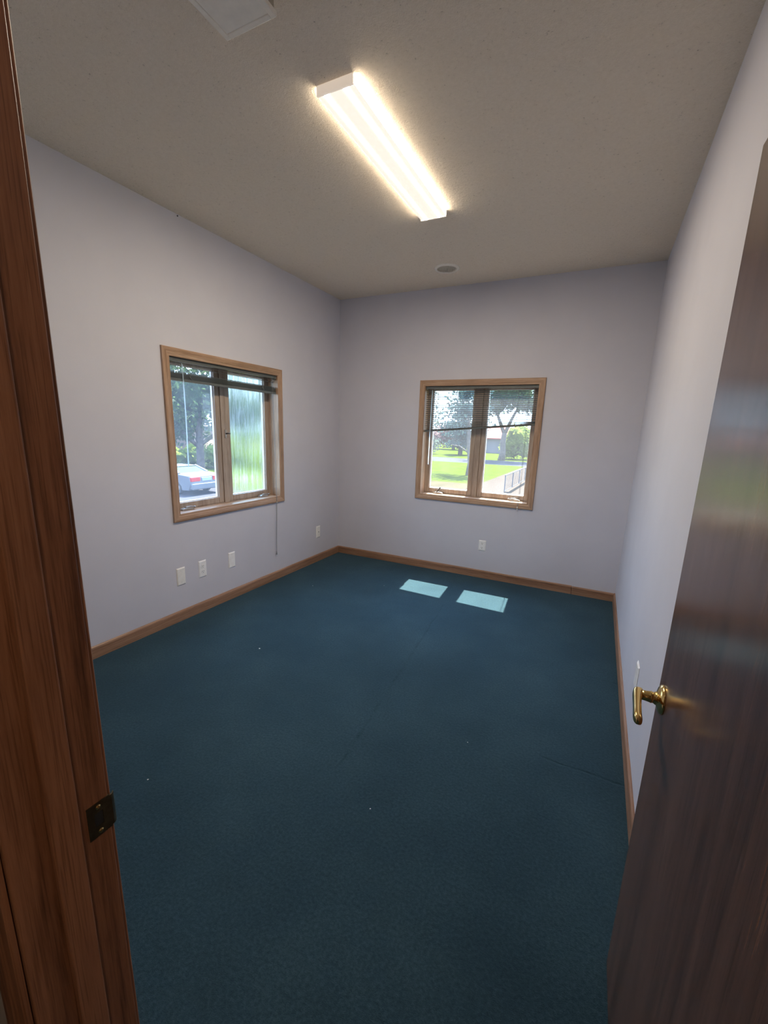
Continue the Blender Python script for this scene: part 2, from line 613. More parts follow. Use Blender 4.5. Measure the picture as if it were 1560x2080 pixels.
baseboard('baseboard_left', 'Y', JY1, 0, 0.0, 1, 'light oak baseboard along the left wall below the outlets')
bm = bm_new()
pr = [(0, 0), (0.013, 0), (0.013, 0.066), (0.010, 0.075), (0.004, 0.081), (0, 0.081)]
add_prism(bm, [(-u, z) for u, z in pr], 'X', 0.013, 2.62)
add_prism(bm, [(-u * 1.12, z * 0.95) for u, z in pr], 'X', 2.623, W - 0.013)
struct(obj('baseboard_back', bm, M['base']['X']), 'light oak baseboard along the back wall, pieced near its right end', 'baseboard')
baseboard('baseboard_right', 'Y', JY1, 0, W, -1, 'light oak baseboard along the right wall behind the door')
bm = bm_new()
add_prism(bm, [(JY1 + u, z) for u, z in pr], 'X', 0.013, 2.02)
struct(obj('baseboard_front', bm, M['base']['X']), 'oak baseboard along the front wall', 'baseboard')

# ------------------------------------------------------------------ door frame
fr = empty('door_1_frame', (JX0, JY1, 0))
fr.name = 'door_frame'
struct(fr, 'red oak door jamb with stop and casing at the left of the doorway', 'door frame')


def fobj(name, bm, mat, bevel=0.0):
    o = obj(name, bm, mat, fr, bevel, 3)
    o.data.transform(Matrix.Translation((-JX0, -JY1, 0)))
    return o


bm = bm_new()
add_box(bm, JX0 - 0.018, JX0, JY0 - 0.004, JY1, 0, DH + 0.018)
fobj('side_jamb', bm, M['redZ'], 0.002)
bm = bm_new()
add_box(bm, JX1, JX1 + 0.018, JY0 - 0.004, JY1, 0, DH + 0.018)
fobj('side_jamb', bm, M['redZ'], 0.002)
bm = bm_new()
add_box(bm, JX0, JX1, JY0 - 0.004, JY1, DH, DH + 0.018)
fobj('head_jamb', bm, M['redX'], 0.002)
SY0, SY1 = -4.003, -3.967
bm = bm_new()
add_box(bm, JX0, JX0 + 0.011, SY0, SY1, 0, DH)
fobj('door_stop', bm, M['redZ'], 0.0025)
bm = bm_new()
add_box(bm, JX1 - 0.011, JX1, SY0, SY1, 0, DH)
fobj('door_stop', bm, M['redZ'], 0.0025)
bm = bm_new()
add_box(bm, JX0 + 0.011, JX1 - 0.011, SY0, SY1, DH - 0.011, DH)
fobj('door_stop', bm, M['redX'], 0.0025)
# casings: thin inner lip, thicker back edge
cz = [(0.0, 0.0), (0.0, 0.005), (0.004, 0.0075), (0.018, 0.0085), (0.026, 0.0125), (0.040, 0.014), (0.052, 0.0135), (0.055, 0.010), (0.055, 0.0)]
cz = [(u * 0.86, v) for u, v in cz]
for yb, sg in ((JY1, 1), (JY0 - 0.006, -1)):
    bm = bm_new()
    add_prism(bm, [(JX0 - 0.005 - u, yb + sg * v) for u, v in cz], 'Z', 0, DH + 0.045)
    fobj('casing', bm, M['redZ'])
    bm = bm_new()
    add_prism(bm, [(JX1 + 0.005 + u, yb + sg * v) for u, v in cz], 'Z', 0, DH + 0.045)
    fobj('casing', bm, M['redZ'])
    bm = bm_new()
    add_prism(bm, [(yb + sg * v, DH + 0.005 + u) for u, v in cz], 'X', JX0 - 0.052, JX1 + 0.052)
    fobj('casing', bm, M['redX'])

# strike plate let into the jamb
SZ = 0.884
bm = bm_new()
y0, y1 = -3.9545, -3.9215
zz0, zz1 = SZ - 0.0285, SZ + 0.0285
hy0, hy1, hz0, hz1 = -3.945, -3.9325, SZ - 0.012, SZ + 0.012
xx = JX0 + 0.0015
for b_ in ((y0, hy0, zz0, zz1), (hy1, y1, zz0, zz1), (hy0, hy1, zz0, hz0), (hy0, hy1, hz1, zz1)):
    add_box(bm, JX0 - 0.001, xx, *b_)
# curved lip
lip = [(xx, y1), (xx, y1 + 0.003), (xx - 0.0015, y1 + 0.006), (xx - 0.004, y1 + 0.0085), (xx - 0.0055, y1 + 0.008),
       (xx - 0.003, y1 + 0.0055), (xx - 0.0015, y1 + 0.003), (xx - 0.0015, y1)]
add_prism(bm, lip, 'Z', SZ - 0.0265, SZ + 0.0265)
sp_ = fobj('strike_plate', bm, M['tarnish'])
sp_['label'] = 'tarnished brass strike plate'
bm = bm_new()
add_box(bm, JX0 - 0.016, JX0 + 0.0003, hy0, hy1, hz0, hz1)
q = fobj('latch_hole', bm, M['slot'])
for zs in (SZ - 0.021, SZ + 0.021):
    bm = bm_new()
    add_lathe(bm, [(0.0, 0.0016), (0.002, 0.0015), (0.0036, 0.0006), (0.0038, 0.0)], (xx, -3.9385, zs), (1, 0, 0), 16)
    q = fobj('screw', bm, M['brass'])

# ------------------------------------------------------------------ door leaf
a_ = 0.0141
door = empty('door_1', (JX1 - 0.003, -3.9196, 0.0), 0.0)
door.rotation_euler = (0, 0, a_)
struct(door, 'dark brown stained wooden door standing open against the right wall', 'door')
DW = 0.8115
bm = bm_new()
add_box(bm, 0.0, 0.035, 0.0, DW, 0.012, 2.0)
obj('door_leaf', bm, M['door'], door, 0.0015)
hz = 0.887
hyy = DW - 0.058
hd = empty('door_handle', (0, hyy, hz))
hd.parent = door
bm = bm_new()
add_lathe(bm, [(0.0, 0.0135), (0.014, 0.0135), (0.017, 0.0115), (0.026, 0.009), (0.0315, 0.0055), (0.0335, 0.0015), (0.0335, 0.0), (0.0, 0.0)], (0, 0, 0), (-1, 0, 0), 48)
o = obj('rose', bm, M['brass'], hd, smooth=True)
bm = bm_new()
add_lathe(bm, [(0.016, 0.010), (0.0145, 0.015), (0.0125, 0.018), (0.0125, 0.021), (0.0138, 0.023), (0.0125, 0.0255),
               (0.0115, 0.034), (0.0105, 0.046), (0.0, 0.046)], (0, 0, 0), (-1, 0, 0), 36)
obj('spindle', bm, M['brass'], hd, smooth=True)
# lever: flattened bar sweeping towards the hinge, turned-in tip
bm = bm_new()
path = [((-0.046, 0.012, 0.002), 0.0085, 0.010), ((-0.049, 0.006, 0.002), 0.0105, 0.0130), ((-0.051, -0.008, 0.001), 0.0100, 0.0130),
        ((-0.0535, -0.035, 0.001), 0.0085, 0.0115), ((-0.0560, -0.070, 0.0), 0.0080, 0.0110),
        ((-0.0575, -0.092, -0.001), 0.0085, 0.0115), ((-0.0570, -0.104, -0.002), 0.0085, 0.0110), ((-0.0550, -0.112, -0.003), 0.0055, 0.0080)]
rings = []
for p, rx_, rz_ in path:
    ring = []
    for k in range(20):
        t = 2 * PI * k / 20
        cx_, sx_ = math.cos(t), math.sin(t)
        fx = math.copysign(abs(cx_) ** 0.7, cx_) * rx_
        fz = math.copysign(abs(sx_) ** 0.7, sx_) * rz_
        ring.append(bm.verts.new((p[0] + fx, p[1], p[2] + fz)))
    rings.append(ring)
for r0, r1 in zip(rings, rings[1:]):
    for k in range(20):
        bm.faces.new((r0[k], r0[(k + 1) % 20], r1[(k + 1) % 20], r1[k]))
bm.faces.new(rings[0])
bm.faces.new(rings[-1][::-1])
lev = obj('lever', bm, M['brass'], hd, 0.0, smooth=True)
sb = lev.modifiers.new('subdivision', 'SUBSURF')
sb.levels = 1
sb.render_levels = 2
# three hinges on the hidden side edge
for zh in (0.22, 1.0, 1.78):
    bm = bm_new()
    add_tube(bm, [(0.040, -0.004, zh - 0.045), (0.040, -0.004, zh + 0.045)], 0.006, 12)
    add_box(bm, 0.004, 0.038, -0.0015, 0.0005, zh - 0.045, zh + 0.045)
    obj('hinge', bm, M['tarnish'], door)


# ------------------------------------------------------------------ windows (local frame: x along wall, y outward, z up)
def frame_boards(name, u0, u1, z0, z1, wd, y0, y1, mh, mv, parent, bevel=0.002, top=None):
    """A rectangular frame, outer edge u0..u1 / z0..z1, each member wd wide, built as one mesh per direction."""
    bm = bm_new()
    add_box(bm, u0, u0 + wd, y0, y1, z0, z1)
    add_box(bm, u1 - wd, u1, y0, y1, z0, z1)
    add_box(bm, u0 + wd, u1 - wd, y0, y1, z0, z0 + wd)
    add_box(bm, u0 + wd, u1 - wd, y0, y1, z1 - (top or wd), z1)
    return obj(name, bm, [mv], parent, bevel, 2)


def mitred_casing(root, u0, u1, z0, z1, wd, ax):
    """Four mitred casing boards with a moulded face, on the room side of the wall."""
    prof = [(0.0, 0.0), (0.0, 0.009), (0.003, 0.011), (0.014, 0.0115), (0.022, 0.0145), (0.040, 0.0165), (0.052, 0.0165), (0.057, 0.014), (0.0575, 0.0)]
    cu, cz_ = (u0 + u1) / 2, (z0 + z1) / 2
    corners = [(u0, z0), (u1, z0), (u1, z1), (u0, z1)]
    dirs = [(-1, -1), (1, -1), (1, 1), (-1, 1)]
    for i in range(4):
        j = (i + 1) % 4
        bm = bm_new()
        A = []
        B = []
        for s, t in prof:
            A.append(bm.verts.new((corners[i][0] + dirs[i][0] * s * wd / 0.0575, -t, corners[i][1] + dirs[i][1] * s * wd / 0.0575)))
            B.append(bm.verts.new((corners[j][0] + dirs[j][0] * s * wd / 0.0575, -t, corners[j][1] + dirs[j][1] * s * wd / 0.0575)))
        k = len(prof)
        bm.faces.new(A)
        bm.faces.new(B[::-1])
        for q_ in range(k):
            r_ = (q_ + 1) % k
            bm.faces.new((A[q_], A[r_], B[r_], B[q_]))
        obj('casing', bm, M['oakX'] if i % 2 == 0 else M['oakZ'], root)


def make_crank(root, u, flip, up):
    """Casement operator: cover on the sill, folding handle with knob."""
    s = -1 if flip else 1
    c = empty('crank_operator', (u, 0.082, WZ0 + 0.0005))
    c.parent = root
    bm = bm_new()
    add_prism(bm, [(-0.055, 0), (0.055, 0), (0.050, 0.012), (0.030, 0.019), (-0.030, 0.019), (-0.050, 0.012)], 'Y', -0.020, 0.020)
    obj('operator_cover', bm, M['operator'], c, 0.003)
    bm = bm_new()
    if up:
        add_tube(bm, [(-0.010 * s, -0.012, 0.015), (-0.005 * s, -0.022, 0.024), (0.010 * s, -0.024, 0.042), (0.026 * s, -0.024, 0.060)], [0.006, 0.0055, 0.0048, 0.0045], 10)
        add_lathe(bm, [(0, -0.008), (0.007, -0.006), (0.009, 0.002), (0.007, 0.010), (0, 0.012)], (0.027 * s, -0.026, 0.064), (0.3 * s, -0.4, 1), 14)
        mt_ = M['dark_metal']
    else:
        add_tube(bm, [(-0.020 * s, -0.004, 0.018), (0.0, -0.008, 0.024), (0.030 * s, -0.012, 0.024), (0.056 * s, -0.014, 0.018)], [0.0065, 0.006, 0.005, 0.005], 10)
        add_lathe(bm, [(0, -0.007), (0.006, -0.005), (0.008, 0.002), (0.006, 0.009), (0, 0.011)], (0.058 * s, -0.016, 0.018), (0.2 * s, -1, 0.2), 14)
        mt_ = M['operator']
    obj('crank_handle', bm, mt_, c, 0.0, smooth=True)


def make_window(name, loc, rz, u0, u1, label, glasses, cranks, locks):
    root = empty(name, loc, rz)
    struct(root, label, 'window')
    um = (u0 + u1) / 2
    mitred_casing(root, u0, u1, WZ0, WZ1, 0.0575, None)
    # jamb extension
    bm = bm_new()
    add_box(bm, u0 - 0.011, u0, -0.001, 0.105, WZ0 - 0.011, WZ1 + 0.011)
    add_box(bm, u1, u1 + 0.011, -0.001, 0.105, WZ0 - 0.011, WZ1 + 0.011)
    obj('side_liner', bm, M['oakZ'], root)
    bm = bm_new()
    add_box(bm, u0, u1, -0.001, 0.105, WZ1, WZ1 + 0.011)
    obj('head_liner', bm, M['oakX'], root)
    bm = bm_new()
    add_box(bm, u0, u1, -0.001, 0.105, WZ0 - 0.011, WZ0)
    obj('window_sill', bm, M['oakX'], root)
    # fixed frame outside the liner
    frame_boards('outer_frame', u0 - 0.011, u1 + 0.011, WZ0 - 0.011, WZ1 + 0.011, 0.016, 0.105, 0.198, M['sashX'], M['sashZ'], root)
    bm = bm_new()
    add_box(bm, um - 0.026, um + 0.026, 0.100, 0.198, WZ0, WZ1)
    obj('mullion', bm, M['sashZ'], root, 0.002)
    hw, TR = 0.048, 0.024
    for i, (a, b) in enumerate(((u0 + 0.004, um - 0.027), (um + 0.027, u1 - 0.004))):
        s = frame_boards('sash', a, b, WZ0 + 0.006, WZ1 - 0.006, hw, 0.108, 0.152, M['sashX'], M['sashZ'], root, 0.004, TR)
        bd = frame_boards('glazing_bead', a + hw - 0.001, b - hw + 0.001, WZ0 + 0.006 + hw - 0.001, WZ1 - 0.006 - TR + 0.001, 0.0065, 0.126, 0.146, M['bead'], M['bead'], s, 0.001)
        bm = bm_new()
        add_box(bm, a + hw + 0.004, b - hw - 0.004, 0.134, 0.137, WZ0 + hw + 0.010, WZ1 - TR - 0.010)
        p = obj('glass_pane', bm, M[glasses[i]], s)
        if glasses[i] == 'fog':
            p['label'] = 'fogged streaky glass pane'
    # lock handles
    for (u, z) in locks:
        bm = bm_new()
        add_box(bm, u - 0.008, u + 0.008, 0.094, 0.1005, z - 0.035, z + 0.035)
        lk = obj('sash_lock', bm, M['operator'], root, 0.002)
        bm = bm_new()
        add_tube(bm, [(u, 0.093, z + 0.002), (u + 0.006, 0.078, z + 0.004), (u + 0.022, 0.066, z + 0.004)], [0.006, 0.005, 0.0045], 10)
        obj('lock_lever', bm, M['dark_metal'], lk, smooth=True)
    for c in cranks:
        make_crank(root, *c)
    return root


make_window('window_1', (0, 0, 0), PI / 2, LU0, LU1, 'oak cased twin casement window in the left wall with one fogged pane',
            ('glassL', 'fog'), ((-2.025, False, False), (-1.185, False, False)), (((LU0 + LU1) / 2 + 0.012, 1.395),))
make_window('window_2', (0, 0, 0), 0, BU0, BU1, 'oak cased twin casement window in the back wall with half-drawn blind',
            ('glassB', 'glassB'), ((1.205, False, True), (2.005, True, False)), ())


# ------------------------------------------------------------------ mini blinds
def slat_verts(bm, u0, u1, zl, zr, yc, depth=0.025, tilt=0.0, thick=0.0007):
    """One crowned aluminium slat from u0 to u1, height zl at left and zr at right."""
    K = 4
    top = []
    for (u, z) in ((u0, zl), (u1, zr)):
        row = []
        for i in range(K + 1):
            s = (i / K - 0.5)
            row.append((u, yc + s * depth * math.cos(tilt), z + s * depth * math.sin(tilt) + 0.0022 * (1 - 4 * s * s)))
        top.append(row)
    va = [[bm.verts.new(p) for p in r] for r in top]
    vb = [[bm.verts.new((p[0], p[1], p[2] - thick)) for p in r] for r in top]
    for i in range(K):
        bm.faces.new((va[0][i], va[0][i + 1], va[1][i + 1], va[1][i]))
        bm.faces.new((vb[0][i + 1], vb[0][i], vb[1][i], vb[1][i + 1]))
    bm.faces.new((va[0][0], va[1][0], vb[1][0], vb[0][0]))
    bm.faces.new((va[1][K], va[0][K], vb[0][K], vb[1][K]))
    bm.faces.new([va[0][i] for i in range(K + 1)][::-1] + [vb[0][i] for i in range(K + 1)])
    bm.faces.new([va[1][i] for i in range(K + 1)] + [vb[1][i] for i in range(K + 1)][::-1])


def headrail(root, u0, u1):
    bm = bm_new()
    z1 = WZ1 - 0.001
    pr_ = [(0.008, z1), (0.008, z1 - 0.025), (0.034, z1 - 0.025), (0.034, z1), (0.0325, z1), (0.0325, z1 - 0.0235), (0.0095, z1 - 0.0235), (0.0095, z1)]
    add_prism(bm, pr_, 'X', u0, u1)
    hr = obj('headrail', bm, M['blind'], root)
    for a, b in ((u0 - 0.004, u0 + 0.022), (u1 - 0.022, u1 + 0.004)):
        bm = bm_new()
        add_box(bm, a, b, 0.005, 0.037, z1 - 0.030, z1)
        obj('end_bracket', bm, M['blind'], hr, 0.001)
    return hr


YC = 0.021


def bottom_rail(root, u0, u1, zl, zr):
    bm = bm_new()
    hh, dd = 0.0085, 0.0130
    v = []
    for (u, z) in ((u0, zl), (u1, zr)):
        v.append([bm.verts.new((u, YC + y, z + k)) for y, k in ((-dd, -hh), (dd, -hh), (dd, hh), (-dd, hh))])
    bm.faces.new(v[0])
    bm.faces.new(v[1][::-1])
    for i in range(4):
        j = (i + 1) % 4
        bm.faces.new((v[0][i], v[0][j], v[1][j], v[1][i]))
    return obj('bottom_rail', bm, M['blind'], root, 0.0015)


# left window: blind pulled right up
b1 = empty('venetian_blind', (0, 0, 0), PI / 2)
tag(b1, 'dark grey mini blind bunched up at the top of the left wall window', 'blind')
u0, u1 = LU0 + 0.006, LU1 - 0.006
headrail(b1, u0, u1)
bm = bm_new()
slat_verts(bm, u0, u1, 1.880, 1.876, YC, tilt=0.08)
slat_verts(bm, u0, u1, 1.862, 1.856, YC, tilt=0.05)
random.seed(5)
z = 1.778
for i in range(15):
    slat_verts(bm, u0, u1, z + 0.0022 * i, z + 0.0022 * i - 0.004, YC + random.uniform(-0.001, 0.001), tilt=random.uniform(-0.02, 0.02))
for i in range(3):
    slat_verts(bm, u0, u1, 1.8125 + i * 0.0045, 1.808 + i * 0.004, YC, tilt=0.04 + 0.03 * i)
obj('slats', bm, M['blind'], b1)
bottom_rail(b1, u0, u1, 1.768, 1.763)
for uu in (u0 + 0.17, u1 - 0.17):          # ladder tapes bunched at the stack
    bm = bm_new()
    for dy in (-0.0135, 0.0135):
        add_tube(bm, [(uu, YC + dy, 1.89), (uu + 0.006, YC + dy * 1.1, 1.84), (uu - 0.004, YC + dy, 1.76)], 0.0011, 6)
    add_tube(bm, [(uu - 0.012, YC - 0.016, 1.80), (uu, YC - 0.020, 1.785), (uu + 0.014, YC - 0.016, 1.775)], 0.0022, 8)
    obj('ladder_cord', bm, M['cord'], b1)
bm = bm_new()
wy = 0.002
add_tube(bm, [(-2.050, wy, 1.880), (-2.046, wy - 0.003, 1.865)], 0.0022, 8)
add_tube(bm, [(-2.047, wy - 0.003, 1.868), (-2.046, wy - 0.004, 1.50), (-2.052, wy - 0.004, 1.155)], 0.0042, 6)
w1 = obj('tilt_wand', bm, M['wand'], b1)
w1['label'] = 'clear tilt wand'
bm = bm_new()
cu = LU1 - 0.066
for k, du in enumerate((0.0, 0.010)):
    add_tube(bm, [(cu + du, 0.004, 1.885), (cu + du + 0.002, -0.006, 1.40), (cu + du * 0.9, -0.016, 0.86), (cu + du * 0.7, -0.0195, 0.80),
                  (cu + du * 0.7 - 0.008, -0.020, 0.60), (cu + du * 0.3 - 0.008, -0.0145, 0.40), (cu + du * 0.3 - 0.007, -0.012, 0.285)], 0.0013, 6)
obj('pull_cord', bm, M['cord'], b1)
bm = bm_new()
add_lathe(bm, [(0.0, 0.036), (0.003, 0.034), (0.0045, 0.020), (0.0075, 0.004), (0.007, 0.0), (0.0, 0.0)], (cu - 0.006, -0.012, 0.252), (0, 0, 1), 14)
obj('cord_tassel', bm, M['cord'], b1, smooth=True)
bm = bm_new()
add_lathe(bm, [(0.0, 0.010), (0.005, 0.007), (0.006, 0.0), (0.005, -0.007), (0.0, -0.010)], (cu + 0.001, -0.021, 0.765), (0, 0, 1), 14)
obj('cord_joiner', bm, M['cordw'], b1, smooth=True)

# back window: blind half down, bottom rail hanging crooked
b2 = empty('venetian_blind', (0, 0, 0), 0)
tag(b2, 'dark grey mini blind half lowered and crooked over the back wall window', 'blind')
u0, u1 = BU0 + 0.006, BU1 - 0.006
headrail(b2, u0, u1)
bm = bm_new()
N = 20
ZT, ZL, ZR = 1.872, 1.470, 1.560
for i in range(N):
    t = i / (N - 1)
    zl = ZT + (ZL + 0.012 - ZT) * t
    tr_ = min(1.0, i / 15.0)
    zr = ZT + (ZR + 0.026 - ZT) * tr_ - max(0, i - 15) * 0.0042
    slat_verts(bm, u0, u1, zl, zr, YC, tilt=-0.12)
obj('slats', bm, M['blind'], b2)
bottom_rail(b2, u0, u1, ZL, ZR)
for uu in (u0 + 0.14, u1 - 0.17):
    f_ = (uu - u0) / (u1 - u0)
    zb = ZL + (ZR - ZL) * f_
    bm = bm_new()
    for dy in (-0.0130, 0.0130):
        add_tube(bm, [(uu, YC + dy, 1.89), (uu, YC + dy, zb)], 0.0009, 6)
    add_lathe(bm, [(0, 0.008), (0.009, 0.006), (0.010, -0.004), (0.006, -0.010), (0, -0.011)], (uu, YC - 0.012, zb - 0.002), (0, 0, 1), 12)
    obj('ladder_cord', bm, M['cord'], b2)
bm = bm_new()
add_tube(bm, [(1.108, 0.006, 1.880), (1.110, 0.002, 1.865)], 0.0022, 8)
add_tube(bm, [(1.110, 0.002, 1.868), (1.107, -0.001, 1.50), (1.106, -0.001, 1.132)], 0.0040, 6)
w2 = obj('tilt_wand', bm, M['wand'], b2)
w2['label'] = 'clear tilt wand'
bm = bm_new()
for k, du in enumerate((0.0, 0.009)):
    add_tube(bm, [(2.052 + du, 0.006, 1.885), (2.056 + du, 0.001, 1.45), (2.056 + du * 0.8, -0.010, 0.90), (2.054 + du * 0.5, -0.0185, 0.825), (2.053 + du * 0.3, -0.0205, 0.790)], 0.0013, 6)
obj('pull_cord', bm, M['cord'], b2)
for zt in (0.776, 0.757):
    bm = bm_new()
    add_lathe(bm, [(0.0, 0.009), (0.004, 0.008), (0.0065, -0.004), (0.006, -0.008), (0.0, -0.008)], (2.053, -0.0235, zt), (0, 0, 1), 14)
    obj('cord_tassel', bm, M['cordw'], b2, smooth=True)


# ------------------------------------------------------------------ wall plates (local: x along wall, -y into the room)
def wall_plate(name, loc, rz, hw, hh, kind, label, cat, group=None, mat='white'):
    r = empty(name, loc, rz)
    tag(r, label, cat, group)
    bm = bm_new()
    fr_, to = 0.0065, 0.008
    b0 = [bm.verts.new(p) for p in ((-hw, 0, -hh), (hw, 0, -hh), (hw, 0, hh), (-hw, 0, hh))]
    b1_ = [bm.verts.new(p) for p in ((-hw, -0.002, -hh), (hw, -0.002, -hh), (hw, -0.002, hh), (-hw, -0.002, hh))]
    b2_ = [bm.verts.new(p) for p in ((-hw + to, -fr_, -hh + to), (hw - to, -fr_, -hh + to), (hw - to, -fr_, hh - to), (-hw + to, -fr_, hh - to))]
    for A, B in ((b0, b1_), (b1_, b2_)):
        for i in range(4):
            j = (i + 1) % 4
            bm.faces.new((A[i], A[j], B[j], B[i]))
    bm.faces.new(b2_)
    bm.faces.new(b0[::-1])
    obj('cover_plate', bm, M[mat], r, 0.0008)
    if kind == 'duplex':
        for zc in (0.0215, -0.0215):
            bm = bm_new()
            pts = []
            for k in range(24):
                t = 2 * PI * k / 24
                pts.append((0.0165 * math.cos(t), zc + max(-0.0135, min(0.0135, 0.0165 * math.sin(t)))))
            add_prism(bm, pts, 'Y', -0.0085, -0.004)
            rc = obj('receptacle', bm, M[mat], r, 0.0006)
            bm = bm_new()
            add_box(bm, -0.0075, -0.0050, -0.0088, -0.0080, zc - 0.001, zc + 0.009)
            add_box(bm, 0.0050, 0.0075, -0.0088, -0.0080, zc, zc + 0.008)
            add_lathe(bm, [(0, 0.0088), (0.0027, 0.0088), (0.0027, 0.0078), (0, 0.0078)], (0, 0, zc - 0.0075), (0, -1, 0), 12)
            obj('slots', bm, M['slot'], rc)
        spots = ((0, 0),)
    elif kind == 'jack':
        bm = bm_new()
        add_box(bm, -0.011, 0.011, -0.0085, -0.004, -0.010, 0.010)
        j_ = obj('jack', bm, M[mat], r, 0.0006)
        bm = bm_new()
        add_box(bm, -0.006, 0.006, -0.0088, -0.0080, -0.005, 0.004)
        obj('port', bm, M['slot'], j_)
        spots = ((0, 0.042), (0, -0.042))
    elif kind == 'ribbed':
        bm = bm_new()
        add_box(bm, -0.017, 0.017, -0.0078, -0.004, -0.034, 0.034)
        obj('blank_insert', bm, M[mat], r, 0.0006)
        spots = ((0, 0.05), (0, -0.05))
    else:
        spots = ((0, 0.042), (0, -0.042))
    for (sx, sz) in spots:
        bm = bm_new()
        add_lathe(bm, [(0, 0.0078), (0.0022, 0.0076), (0.0032, 0.0068), (0.0032, 0.0055)], (sx, 0, sz), (0, -1, 0), 14)
        obj('screw', bm, M['ivory'], r, smooth=True)
    return r


HW_, HH_ = 0.037, 0.063
wall_plate('blank_wall_plate', (0, -2.183, 0.345), PI / 2, HW_, HH_ + 0.005, 'blank', 'white blank wall plate left of the outlet under the left wall window', 'wall plate', None, 'ivory')
wall_plate('electrical_outlet', (0, -1.987, 0.350), PI / 2, HW_, HH_ + 0.005, 'duplex', 'white duplex outlet between two blank plates under the left wall window', 'outlet')
wall_plate('blank_wall_plate', (0, -1.683, 0.343), PI / 2, HW_, HH_ + 0.005, 'ribbed', 'white blank wall plate between the duplex outlet and the hanging blind cord', 'wall plate')
wall_plate('jack_wall_plate', (0, -0.419, 0.336), PI / 2, HW_, HH_ + 0.003, 'jack', 'small white jack plate on the left wall near the far corner', 'wall plate', None, 'ivory')
wall_plate('electrical_outlet', (1.742, 0, 0.343), 0, HW_, 0.055, 'duplex', 'white duplex outlet below the window in the back wall', 'outlet')
wall_plate('blank_wall_plate', (W, -2.075, 0.378), -PI / 2, HW_ + 0.003, 0.060, 'blank', 'white wall plate low on the right wall behind the brass door lever', 'wall plate')


# ------------------------------------------------------------------ ceiling fixtures
def strip_light(name, x0, x1, y0, y1, drop, label):
    r = empty(name, ((x0 + x1) / 2, (y0 + y1) / 2, H))
    tag(r, label, 'ceiling light')
    hx, hy = (x1 - x0) / 2, (y1 - y0) / 2
    bm = bm_new()
    add_box(bm, -hx + 0.02, hx - 0.02, -hy + 0.006, hy - 0.006, -drop * 0.35, 0)
    obj('housing', bm, M['enamel'], r, 0.001)
    # wraparound prismatic lens
    N_ = 24
    prof = []
    for i in range(N_ + 1):
        s = -1 + 2 * i / N_
        prof.append((s * hx * 0.985, -drop + 0.004 * abs(s) ** 4))
    bm = bm_new()
    sl_ = bm_new()
    row0 = [bm.verts.new((x, -hy + 0.008, zq)) for x, zq in prof]
    row1 = [bm.verts.new((x, hy - 0.008, zq)) for x, zq in prof]
    lo0 = [bm.verts.new((-hx * 0.985, y, -drop * 0.12)) for y in (-hy + 0.008, hy - 0.008)]
    hi0 = [bm.verts.new((hx * 0.985, y, -drop * 0.12)) for y in (-hy + 0.008, hy - 0.008)]
    fs = []
    for i in range(N_):
        f = bm.faces.new((row0[i], row0[i + 1], row1[i + 1], row1[i]))
        s = abs(-1 + 2 * (i + 0.5) / N_)
        f.material_index = 1 if 0.40 < s < 0.68 else (2 if 0.32 < s < 0.78 else 0)
    bm.faces.new((lo0[0], row0[0], row1[0], lo0[1])).material_index = 3
    bm.faces.new((row0[-1], hi0[0], hi0[1], row1[-1])).material_index = 3
    sl_.free()

    def em(nm, col, st):
        mt, n, b = new_mat(nm)
        b.inputs['Base Color'].default_value = (0.8, 0.78, 0.72, 1)
        b.inputs['Roughness'].default_value = 0.3
        v = noise_tex(n, coords(n, (1, 1, 1)), 260, 2)
        L(n, ramp(n, v, [(0.3, tuple(c * 0.97 for c in col)), (0.7, col)]), b.inputs['Emission Color'])
        b.inputs['Emission Strength'].default_value = st
        return mt
    obj('lens', bm, [em('lit_prismatic_lens', (1.0, 0.87, 0.74), 0.53), em('lamp_glow_through_lens', (1.0, 0.85, 0.66), TUBE),
                     em('lamp_glow_edge', (1.0, 0.90, 0.74), 0.72), em('glowing_lens_side', (1.0, 0.84, 0.64), SIDE)], r)
    capm = em('glowing_end_cap', (1.0, 0.82, 0.66), 0.28)  # faint emission added to lift the caps out of shade
    for yy, s in ((-hy, 1), (hy, -1)):
        bm = bm_new()
        t = 0.009
        a0, a1 = (yy, yy + t) if s > 0 else (yy - t, yy)
        add_box(bm, -hx, hx, a0, a1, -drop - 0.003, 0)
        obj('end_cap', bm, capm, r, 0.0015)
    return r


strip_light('fluorescent_ceiling_light', 1.486, 1.657, -2.522, -1.376, 0.034, 'lit two-tube fluorescent strip light with wraparound lens on the ceiling')

# unlit box at the top edge of the view
bx = empty('ceiling_box', (1.517, -3.50, H))
tag(bx, 'unlit flat white box fixture on the ceiling nearer the doorway than the lit strip', 'ceiling light')
hx, hy = 0.106, 0.575
bm = bm_new()
add_box(bm, -hx + 0.006, hx - 0.006, -hy + 0.006, hy - 0.006, -0.090, 0)
obj('housing', bm, plain('shaded_tan_housing', (0.42, 0.36, 0.27), 0.6), bx, 0.001)  # shade on the box's side faces put into the housing colour
bm = bm_new()
for a in ((-hx, -hx + 0.020, -hy, hy), (hx - 0.020, hx, -hy, hy), (-hx + 0.020, hx - 0.020, -hy, -hy + 0.020), (-hx + 0.020, hx - 0.020, hy - 0.020, hy)):
    add_box(bm, a[0], a[1], a[2], a[3], -0.100, -0.084)
obj('rim', bm, M['enamel'], bx, 0.003)
bm = bm_new()
add_box(bm, -hx + 0.020, hx - 0.020, -hy + 0.020, hy - 0.020, -0.0985, -0.088)
M['panel'] = plain('matt_white_panel', (0.86, 0.82, 0.74), 0.5)
obj('cover_panel', bm, M['panel'], bx, 0.001)
bm = bm_new()
add_lathe(bm, [(0, 0.1005), (0.006, 0.0995), (0.008, 0.096)], (-0.01, hy - 0.19, 0), (0, 0, -1), 16)
